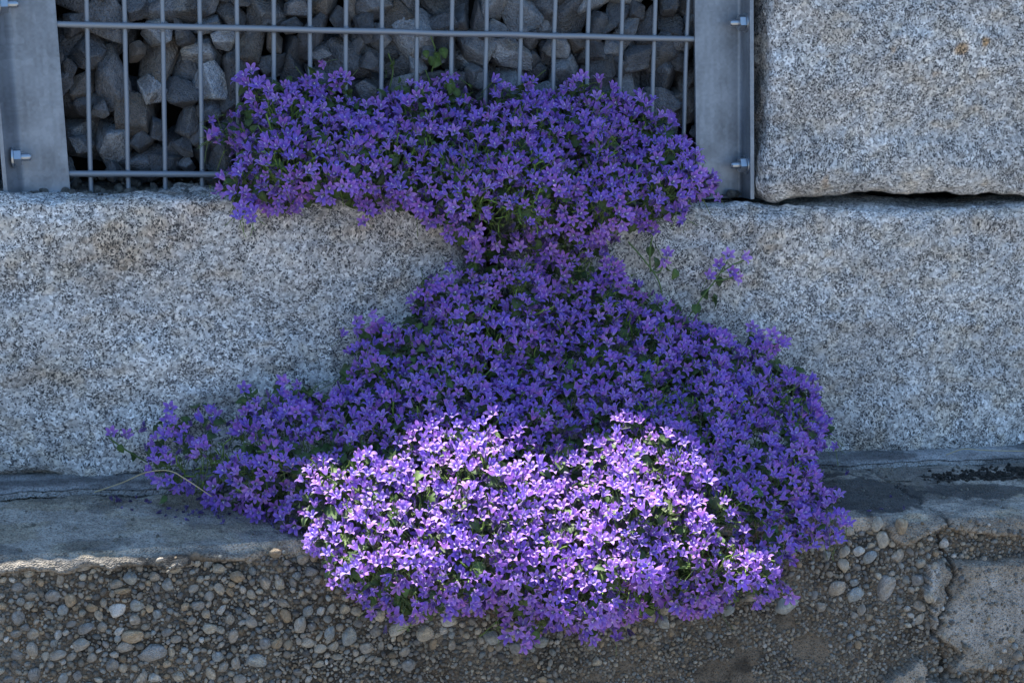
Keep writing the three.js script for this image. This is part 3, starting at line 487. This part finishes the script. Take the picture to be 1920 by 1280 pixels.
// a cushion of bellflowers. outline: its spread over the wall (x, y in metres); surf(x, y, d): how far it stands out
function cushion(o) {
  const R = rng(o.seed), plant = group('bellflower_plant', o.label, 'flowers', o.base), B = o.base;
  const sf = (x, y) => o.surf(x, y, edgeDist(o.outline, x, y)) + 0.026 * (fbm(x * 24 + o.seed, y * 24, 1, 2) - 0.5) * 2 + 0.03 * (fbm(x * 10 + o.seed, y * 10, 4, 2) - 0.5) * 2 * Math.min(1, edgeDist(o.outline, x, y) / 0.05);
  const normal = (x, y) => { const e = 0.006, dx = (sf(x + e, y) - sf(x - e, y)) / (2 * e), dy = (sf(x, y + e) - sf(x, y - e)) / (2 * e); return V3(-clamp(dx, -3, 3), -clamp(dy, -3, 3), 1); };
  let x0 = 9, x1 = -9, y0 = 9, y1 = -9; for (const [x, y] of o.outline) { x0 = Math.min(x0, x); x1 = Math.max(x1, x); y0 = Math.min(y0, y); y1 = Math.max(y1, y); }
  const spot = (gap) => { for (;;) { const x = mix(x0, x1, R()), y = mix(y0, y1, R()); if (!inPoly(o.outline, x + 0.05 * (fbm(x * 30, y * 30, 2, 2) - 0.5), y + 0.05 * (fbm(x * 30, y * 30, 7, 2) - 0.5))) continue; const n = normal(x, y), w = Math.min(1, n.length() / 2.2); if (R() > w) continue; if (gap && n3(x * 85 + o.seed, y * 85, 6) > gap(x, y)) continue; return [x, y, n]; } };
  const up = V3(0, 1, 0), q = new THREE.Quaternion(), q2 = new THREE.Quaternion();
  const face = (dir) => q.setFromUnitVectors(up, dir).multiply(q2.setFromAxisAngle(up, R() * 6.283)).clone();
  const jit = (s) => V3((R() + R() + R() - 1.5) * s, (R() + R() + R() - 1.5) * s, (R() + R() + R() - 1.5) * s);
  // flowers, kept apart so that faces do not run into one another
  const F = [], cells = new Map(), kk = (p) => [Math.floor(p.x / 0.02), Math.floor(p.y / 0.02), Math.floor(p.z / 0.02)];
  const free = (p, d) => { const [a, b, c] = kk(p); for (let i = -1; i <= 1; i++) for (let j = -1; j <= 1; j++) for (let k = -1; k <= 1; k++) for (const f of cells.get(`${a + i},${b + j},${c + k}`) ?? []) if (f.distanceToSquared(p) < d * d) return false; return true; };
  const put = (p) => { const k = kk(p).join(); if (!cells.has(k)) cells.set(k, []); cells.get(k).push(p); };
  for (const f of o.extra) { const p = V3(f[0], f[1], f[2]); put(p); F.push({ p, d: V3(f[3] ?? 0, f[4] ?? 0.5, 0.9).add(jit(0.4)).normalize(), s: 0.0112, w: 2 }); }
  // tufts: each a loose bunch on its own axis, raised unevenly above the leaves
  const T = [];
  for (let t = 0; t < o.tries / 6; t++) { const [x, y, n] = spot(o.density); const c = V3(x, y, sf(x, y)); if (T.some((k) => k.c.distanceToSquared(c) < 0.0225 * 0.0225)) continue; n.normalize(); T.push({ c, n, lift: 0.018 * (R() - 0.3), a: n.clone().multiplyScalar(0.8).add(o.lean(x, y)).add(jit(0.55)).normalize(), m: 6 + Math.floor(R() * 6), r: mix(0.011, 0.019, R()), s: mix(0.92, 1.12, R()) }); }
  for (const k of T) for (let i = 0; i < k.m * 3 && k.m > 0; i++) {
    const off = jit(1).multiplyScalar(k.r * 1.1); off.addScaledVector(k.n, -off.dot(k.n)); const l = off.length() / k.r; if (l > 1.25) continue;
    const p = k.c.clone().add(off).addScaledVector(k.n, k.lift - 0.007 * l * l + 0.006 * (R() - 0.5));
    if (!free(p, 0.0112)) continue; put(p);
    F.push({ p, d: k.a.clone().add(off.multiplyScalar(0.55 / k.r)).add(jit(0.35)).normalize(), s: mix(0.0082, 0.0112, R()) * k.s, w: k.lift > 0 ? 1 : 0.9 });
  }
  const base = F.length;
  for (let t = 0; t < o.tries && F.length < base + o.scattered; t++) {
    const [x, y, n] = spot(o.density); n.normalize();
    const p = V3(x, y, sf(x, y)).addScaledVector(n, -0.008 - 0.016 * R());
    if (!free(p, 0.0135)) continue; put(p);
    F.push({ p, d: n.clone().multiplyScalar(0.8).add(o.lean(x, y)).add(jit(0.7)).normalize(), s: mix(0.0076, 0.0104, R()), w: 0 });
  }
  F.sort((a, b) => b.w - a.w || b.s - a.s);
  const rest = [], M = new THREE.Matrix4();
  F.forEach((f, i) => {
    const k = Math.floor(R() * COR.length), Q = face(f.d), pos = f.p.clone().addScaledVector(f.d, -f.s * 0.7);
    if (i < 300) {
      const c = mesh('flower', COR[k], mPetal, plant); c.position.set(pos.x - B[0], pos.y - B[1], pos.z - B[2]); c.quaternion.copy(Q); c.scale.setScalar(f.s);
      mesh('pistil', PIS, mPistil, c); mesh('calyx', CAL[(k * 5 + i) % CAL.length], mGreen, c);
    } else {
      M.compose(pos.sub(V3(...B)), Q, V3(f.s, f.s, f.s)); const tn = mix(0.9, 1.1, R());
      for (const src of [COR[k], PISC, CAL[i % CAL.length]]) { const g = (src.index ? src.toNonIndexed() : src.clone()).applyMatrix4(M); if (src === COR[k]) { const a = g.attributes.color.array; for (let n2 = 0; n2 < a.length; n2 += 3) { a[n2] *= tn; } } rest.push(g); }
    }
  });
  if (rest.length) { const m = mesh('flowers', mergeGeometries(rest), mPetal, plant); m.userData.kind = 'stuff'; }
  // buds between the flowers
  for (let i = 0; i < o.buds; i++) {
    const [x, y, n] = spot(o.density); n.normalize(); const p = V3(x, y, sf(x, y)).addScaledVector(n, 0.006 * R()), d = n.add(o.lean(x, y)).add(jit(0.9)).add(V3(0, 0.3, 0)).normalize();
    const b = mesh('bud', BUD, mPetal, plant); b.position.set(p.x - B[0], p.y - B[1], p.z - B[2]); b.quaternion.copy(face(d)); b.scale.setScalar(mix(0.006, 0.011, R())); mesh('calyx', CAL[i % CAL.length], mGreen, b);
  }
  // spent star-shaped calyces, wilted corollas
  const stuff = (name, geo, mat, n, fn, tint) => { const im = new THREE.InstancedMesh(geo, mat, n), c = new THREE.Color(); for (let i = 0; i < n; i++) { fn(M, i); im.setMatrixAt(i, M); im.setColorAt(i, tint(c)); } im.name = name; im.userData.kind = 'stuff'; shade(im); plant.add(im); };
  stuff('spent_calyces', CAL[2], mGreen, o.spent, () => { const [x, y, n] = spot(); n.normalize(); const p = V3(x, y, sf(x, y)).addScaledVector(n, -0.002 - 0.016 * R()), s = mix(0.009, 0.013, R()); M.compose(p.sub(V3(...B)), face(n.add(jit(1.1)).normalize()), V3(s, s, s)); }, (c) => { const k = mix(0.6, 1.2, R()); return c.setRGB(k, k * mix(0.8, 1, R()), k * mix(0.8, 1.6, R())); });
  stuff('wilted_flowers', WILT, mPetal, o.spent >> 1, () => { const [x, y, n] = spot(); n.normalize(); const p = V3(x, y, sf(x, y)).addScaledVector(n, -0.004 - 0.014 * R()), s = mix(0.007, 0.011, R()); M.compose(p.sub(V3(...B)), face(n.add(jit(1.6)).add(V3(0, -0.3, 0)).normalize()), V3(s, s, s)); }, (c) => { const k = mix(0.5, 1.3, R()); return c.setRGB(k, k, k); });
  // leaves under the flowers, in depth
  stuff('foliage', LEAF[0], mLeaf, o.leaves, () => { const [x, y, n] = spot((a, b) => 0.12 + o.density(a, b)); n.normalize(); const dp = 0.010 + 0.06 * Math.pow(R(), 1.1), z = Math.max(o.floor(x, y) + 0.004, sf(x, y) - dp * 0.9), p = V3(x, y - dp * 0.1, z), s = mix(0.009, 0.019, R()); M.compose(p.sub(V3(...B)), face(n.add(o.lean(x, y)).add(jit(1.0)).normalize()), V3(s, s, s)); }, (c) => { const k = mix(0.7, 1.35, R()); return c.setRGB(k * mix(0.85, 1.15, R()), k, k * 0.95); });
  const st = new THREE.TubeGeometry(new THREE.CatmullRomCurve3([V3(0, 0, 0), V3(0.06, 0.35, 0.05), V3(-0.02, 0.7, -0.05), V3(0.1, 1, 0.02)]), 6, 0.022, 4); paint(st, [0.13, 0.22, 0.035]);
  stuff('stems', st, mGreen, o.stems, () => { let x, y, n; do [x, y, n] = spot(); while (!inPoly(o.outline, x, y) || edgeDist(o.outline, x, y) < 0.03); n.normalize(); const p = V3(x, y, sf(x, y)).addScaledVector(n, -0.035), s = mix(0.022, 0.045, R()); M.compose(p.sub(V3(...B)), face(n.add(o.lean(x, y)).add(jit(0.9)).normalize()), V3(s, s, s)); }, (c) => { const k = mix(0.7, 1.3, R()); return c.setRGB(k, k, k); });
  // separate sprigs: stems with leaves of their own
  for (const path of o.sprigs) { const g = new THREE.TubeGeometry(new THREE.CatmullRomCurve3(path.map((p) => V3(p[0] - B[0], p[1] - B[1], p[2] - B[2]))), 24, 0.0011, 6); mesh('stem', paint(g, [0.085, 0.15, 0.04]), mGreen, plant); }
  for (const [x, y, z, s, a] of o.sprigLeaves) { const l = mesh('leaf', LEAF[Math.floor(R() * 3)], mLeaf, plant); l.position.set(x - B[0], y - B[1], z - B[2]); l.rotation.set(1.1 + (R() - 0.5) * 0.6, (R() - 0.5) * 0.8, a); l.scale.setScalar(s); }
  return plant;
}
{
  const prof = [[-0.60, 0.33], [-0.52, 0.365], [-0.46, 0.385], [-0.40, 0.372], [-0.34, 0.315], [-0.28, 0.225], [-0.22, 0.155], [-0.15, 0.10], [-0.05, 0.06], [0.1, 0.03]];
  const outline = [[-0.028,-0.032],[0.024,-0.025],[0.1,-0.033],[0.15,-0.033],[0.155,-0.093],[0.208,-0.126],[0.263,-0.145],[0.285,-0.162],[0.33,-0.189],[0.37,-0.19],[0.395,-0.219],[0.432,-0.235],[0.428,-0.276],[0.401,-0.334],[0.381,-0.375],[0.345,-0.395],[0.305,-0.418],[0.284,-0.439],[0.278,-0.465],[0.249,-0.471],[0.163,-0.48],[0.1,-0.484],[0.023,-0.483],[-0.011,-0.491],[-0.028,-0.504],[-0.049,-0.492],[-0.08,-0.466],[-0.127,-0.47],[-0.187,-0.467],[-0.22,-0.441],[-0.259,-0.427],[-0.298,-0.401],[-0.312,-0.386],[-0.345,-0.378],[-0.392,-0.385],[-0.452,-0.371],[-0.491,-0.354],[-0.517,-0.332],[-0.508,-0.3],[-0.482,-0.271],[-0.462,-0.256],[-0.401,-0.254],[-0.366,-0.242],[-0.317,-0.237],[-0.275,-0.248],[-0.246,-0.226],[-0.241,-0.206],[-0.222,-0.173],[-0.177,-0.15],[-0.133,-0.14],[-0.125,-0.108],[-0.088,-0.087],[-0.05,-0.076]];
  const Pc = (x, y) => { const g = mix(0.42, 1, sst(-0.46, -0.24, x)) * mix(0.80, 1, sst(0.44, 0.24, x)); const b = (cx, cy, r) => Math.exp(-((x - cx) ** 2 + (y - cy) ** 2) / (r * r)); return lerpTab(prof, y)[0] * g + 0.05 * b(0.17, -0.265, 0.075) + 0.035 * b(-0.12, -0.29, 0.06) - 0.03 * b(0.03, -0.31, 0.06); };
  const floor = (x, y) => (y < -0.385 ? 0.275 : 0.006);
  cushion({
    seed: 11, base: [0.05, -0.37, 0.1], label: 'large purple bellflower cushion spilling from the granite joint over the concrete ledge', outline,
    surf: (x, y, d) => { const P = Pc(x, y), zb = mix(Math.max(0.03, P * 0.5), 0.315, sst(-0.33, -0.405, y) * sst(-0.36, -0.30, x)), t = 1 - Math.min(d / 0.085, 1); return Math.max(zb + (Math.max(P, zb + 0.03) - zb) * Math.sqrt(1 - t * t), floor(x, y) + 0.012); },
    lean: (x, y) => V3(-0.05, mix(-0.05, 0.55, sst(-0.47, -0.36, y)), 0.15), floor,
    density: (x, y) => mix(0.30, 0.88, sst(-0.40, -0.27, x)) * mix(0.62, 1, sst(0.30, 0.46, fbm(x * 14, y * 17, 5, 2))) * mix(0.55, 1, sst(-0.04, -0.11, y + 0.3 * Math.abs(x - 0.0))),
    scattered: 420, tries: 30000, buds: 240, spent: 1300, leaves: 4200, stems: 1500,
    extra: [[-0.545,-0.289,0.05],[-0.525,-0.293,0.05],[-0.469,-0.258,0.05],[-0.473,-0.274,0.055],[-0.372,-0.234,0.05],[-0.321,-0.225,0.05],[-0.319,-0.248,0.055],[-0.458,-0.293,0.06],[0.303,-0.059,0.05,-0.2,0.6],[0.329,-0.063,0.05,0.5,0.5],[0.289,-0.073,0.05,-0.3,0.7],[0.276,-0.089,0.05,-0.2,0.9],[0.309,-0.084,0.05,0.2,0.1],[0.317,-0.093,0.055,0.9,-0.2],[0.213,-0.057,0.05],[0.208,-0.070,0.05,0,-0.6],[0.191,-0.025,0.05],[0.338,-0.162,0.06]],
    sprigs: [[[0.161,-0.043,0.03],[0.183,-0.069,0.04],[0.204,-0.100,0.045],[0.211,-0.15,0.04]],[[0.25,-0.15,0.04],[0.271,-0.116,0.045],[0.286,-0.097,0.045],[0.303,-0.07,0.045]],[[0.286,-0.097,0.045],[0.30,-0.095,0.047],[0.315,-0.092,0.05]],[[0.295,-0.085,0.045],[0.31,-0.075,0.047],[0.327,-0.068,0.048]],[[-0.549,-0.298,0.04],[-0.531,-0.313,0.04],[-0.50,-0.336,0.03]],[[-0.468,-0.279,0.045],[-0.451,-0.308,0.045],[-0.441,-0.331,0.04]],[[-0.371,-0.241,0.045],[-0.363,-0.267,0.045],[-0.356,-0.289,0.04]],[[-0.319,-0.250,0.045],[-0.310,-0.276,0.045],[-0.299,-0.298,0.04]],[[0.338,-0.169,0.055],[0.337,-0.186,0.05],[0.331,-0.209,0.05]],[[0.211,-0.066,0.045],[0.203,-0.085,0.043],[0.192,-0.082,0.04]],[[0.192,-0.030,0.045],[0.190,-0.055,0.04],[0.192,-0.085,0.04]]],
    sprigLeaves: [[0.194,-0.051,0.03,0.014,0.4],[0.201,-0.066,0.03,0.017,-0.6],[0.232,-0.083,0.03,0.015,-0.4],[0.218,-0.075,0.03,0.013,1.8],[0.232,-0.134,0.03,0.018,0.2],[0.241,-0.161,0.04,0.018,0.9],[0.257,-0.169,0.04,0.018,-0.9],[0.294,-0.093,0.04,0.013,0.6],[0.286,-0.123,0.035,0.018,-1.5],[0.275,-0.112,0.035,0.015,0.8],[0.26,-0.132,0.04,0.016,0.2],[0.249,-0.153,0.045,0.018,2.2],[0.29,-0.118,0.035,0.012,-0.6],[-0.535,-0.311,0.03,0.012,0.5],[-0.52,-0.322,0.03,0.013,-0.8],[-0.46,-0.30,0.035,0.012,0.8],[-0.362,-0.268,0.03,0.013,-0.5],[-0.309,-0.272,0.03,0.014,0.9]],
  });
  const up = [[-0.369,0.141],[-0.354,0.184],[-0.333,0.178],[-0.268,0.179],[-0.224,0.152],[-0.187,0.143],[-0.154,0.161],[-0.113,0.167],[-0.068,0.157],[-0.034,0.150],[0.000,0.168],[0.039,0.168],[0.077,0.176],[0.124,0.175],[0.147,0.172],[0.163,0.163],[0.207,0.156],[0.244,0.146],[0.261,0.112],[0.291,0.067],[0.280,0.034],[0.246,0.010],[0.215,0.006],[0.200,-0.026],[0.139,-0.040],[0.025,-0.055],[-0.036,-0.051],[-0.088,-0.043],[-0.117,-0.032],[-0.121,-0.003],[-0.169,0.006],[-0.212,0.015],[-0.269,0.011],[-0.339,0.007],[-0.388,0.025],[-0.407,0.046],[-0.391,0.084]];
  cushion({
    seed: 23, base: [-0.03, 0.014, -0.04], label: 'low purple bellflower cushion growing through the wire cage above the granite', outline: up,
    surf: (x, y, d) => { const zb = mix(-0.06, 0.028, sst(0.13, 0.0, y)), P = mix(-0.035, 0.085, sst(0.18, 0.02, y)), t = 1 - Math.min(d / 0.06, 1); return Math.max(zb + (P - zb) * Math.sqrt(1 - t * t), (y < 0.01 ? 0.012 : -0.07)); },
    lean: () => V3(-0.05, 0.45, 0.22), floor: (x, y) => (y < 0.012 ? 0.006 : -0.075),
    density: (x, y) => 0.78 * mix(0.5, 1, sst(0.33, 0.5, fbm(x * 15 + 3, y * 17, 9, 2))) * mix(1, 0.62, sst(0.03, -0.01, y)),
    scattered: 170, tries: 14000, buds: 130, spent: 700, leaves: 2000, stems: 800,
    extra: [[0.174,-0.005,0.05],[0.111,0.184,-0.05],[-0.016,0.177,-0.05],[-0.353,0.185,-0.05]],
    sprigs: [[[0.111,0.178,-0.055],[0.114,0.155,-0.055],[0.118,0.13,-0.05]],[[-0.016,0.17,-0.055],[-0.012,0.15,-0.055],[-0.01,0.12,-0.05]]], sprigLeaves: [[0.115,0.15,-0.055,0.014,0.5],[-0.30,0.175,-0.06,0.015,0.8],[-0.22,0.15,-0.06,0.014,-0.6]],
  });
}
// green weed seedlings among the cage stones
for (const [x, y, label, n] of [[-0.158, 0.19, 'thin green weed shoot behind a cage wire', 4], [-0.098, 0.215, 'small leafy weed growing between the cage stones', 8], [-0.105, 0.168, 'single round weed leaf low between the cage stones', 2]]) {
  const w = group('weed', label, 'weed', [x, y, -0.092]), R = rng(n * 31);
  for (let i = 0; i < n; i++) { const a = R() * 6.28; const l = mesh('leaf', LEAF[1], mLeaf, w); l.position.set((R() - 0.5) * 0.03, (R() - 0.5) * 0.035, 0.004 * R()); l.rotation.set(1.2, (R() - 0.5), a); l.scale.setScalar(mix(0.009, 0.016, R())); }
  mesh('stem', paint(new THREE.TubeGeometry(new THREE.CatmullRomCurve3([V3(0, -0.03, -0.004), V3(0.004, 0, 0), V3(-0.003, 0.02, 0.001)]), 8, 0.001, 5), [0.11, 0.18, 0.05]), mGreen, w);
}
// withered corollas dropped on the ledge
{
  const R = rng(661), N = 90, im = new THREE.InstancedMesh(WILT, mPetal, N), M = new THREE.Matrix4(), q = new THREE.Quaternion(), e = new THREE.Euler(), c = new THREE.Color();
  for (let i = 0; i < N; i++) {
    const left = i < 68, x = left ? mix(-0.56, -0.28, Math.pow(R(), 0.7)) : mix(0.36, 0.56, R() * R()), z = left ? mix(0.06, 0.24, clamp((x + 0.56) / 0.3 + (R() - 0.5) * 0.35)) : mix(0.06, 0.24, R()), w = wallPoint(x, (z + 0.03) / (ZF - 0.022 + 0.03) * (0.30 + ZF - 0.044)), s = mix(0.004, 0.008, R());
    M.compose(V3(w[0], w[1] + s * 0.35, w[2]), q.setFromEuler(e.set(1.4 + R() * 0.5, R() * 6, R() * 6)), V3(s, s, s)); im.setMatrixAt(i, M); const k = mix(0.4, 1.1, R()); im.setColorAt(i, c.setRGB(k, k, k));
  }
  im.name = 'fallen_flowers'; im.userData.kind = 'stuff'; shade(im); scene.add(im); tag(im, 'withered blue flowers dropped on the concrete ledge', 'petals');
}
// dry stalks
for (const [pts, label] of [[[[-0.568, -0.366, 0.062], [-0.531, -0.347, 0.09], [-0.5, -0.327, 0.12], [-0.47, -0.319, 0.15], [-0.451, -0.327, 0.165], [-0.420, -0.350, 0.165]], 'bent dry straw stalk arching over the edge of the flowers'], [[[0.66, -0.362, 0.045], [0.684, -0.353, 0.05], [0.72, -0.356, 0.05], [0.80, -0.361, 0.045]], 'pale dry straw lying on the ledge against the granite']]) {
  const b = pts[0], g = new THREE.TubeGeometry(new THREE.CatmullRomCurve3(pts.map((p) => V3(p[0] - b[0], p[1] - b[1], p[2] - b[2]))), 40, 0.0007, 6), s = mesh('dry_stalk', g, mStraw, scene); s.position.set(...b); tag(s, label, 'straw');
}
renderer.render(scene, camera);
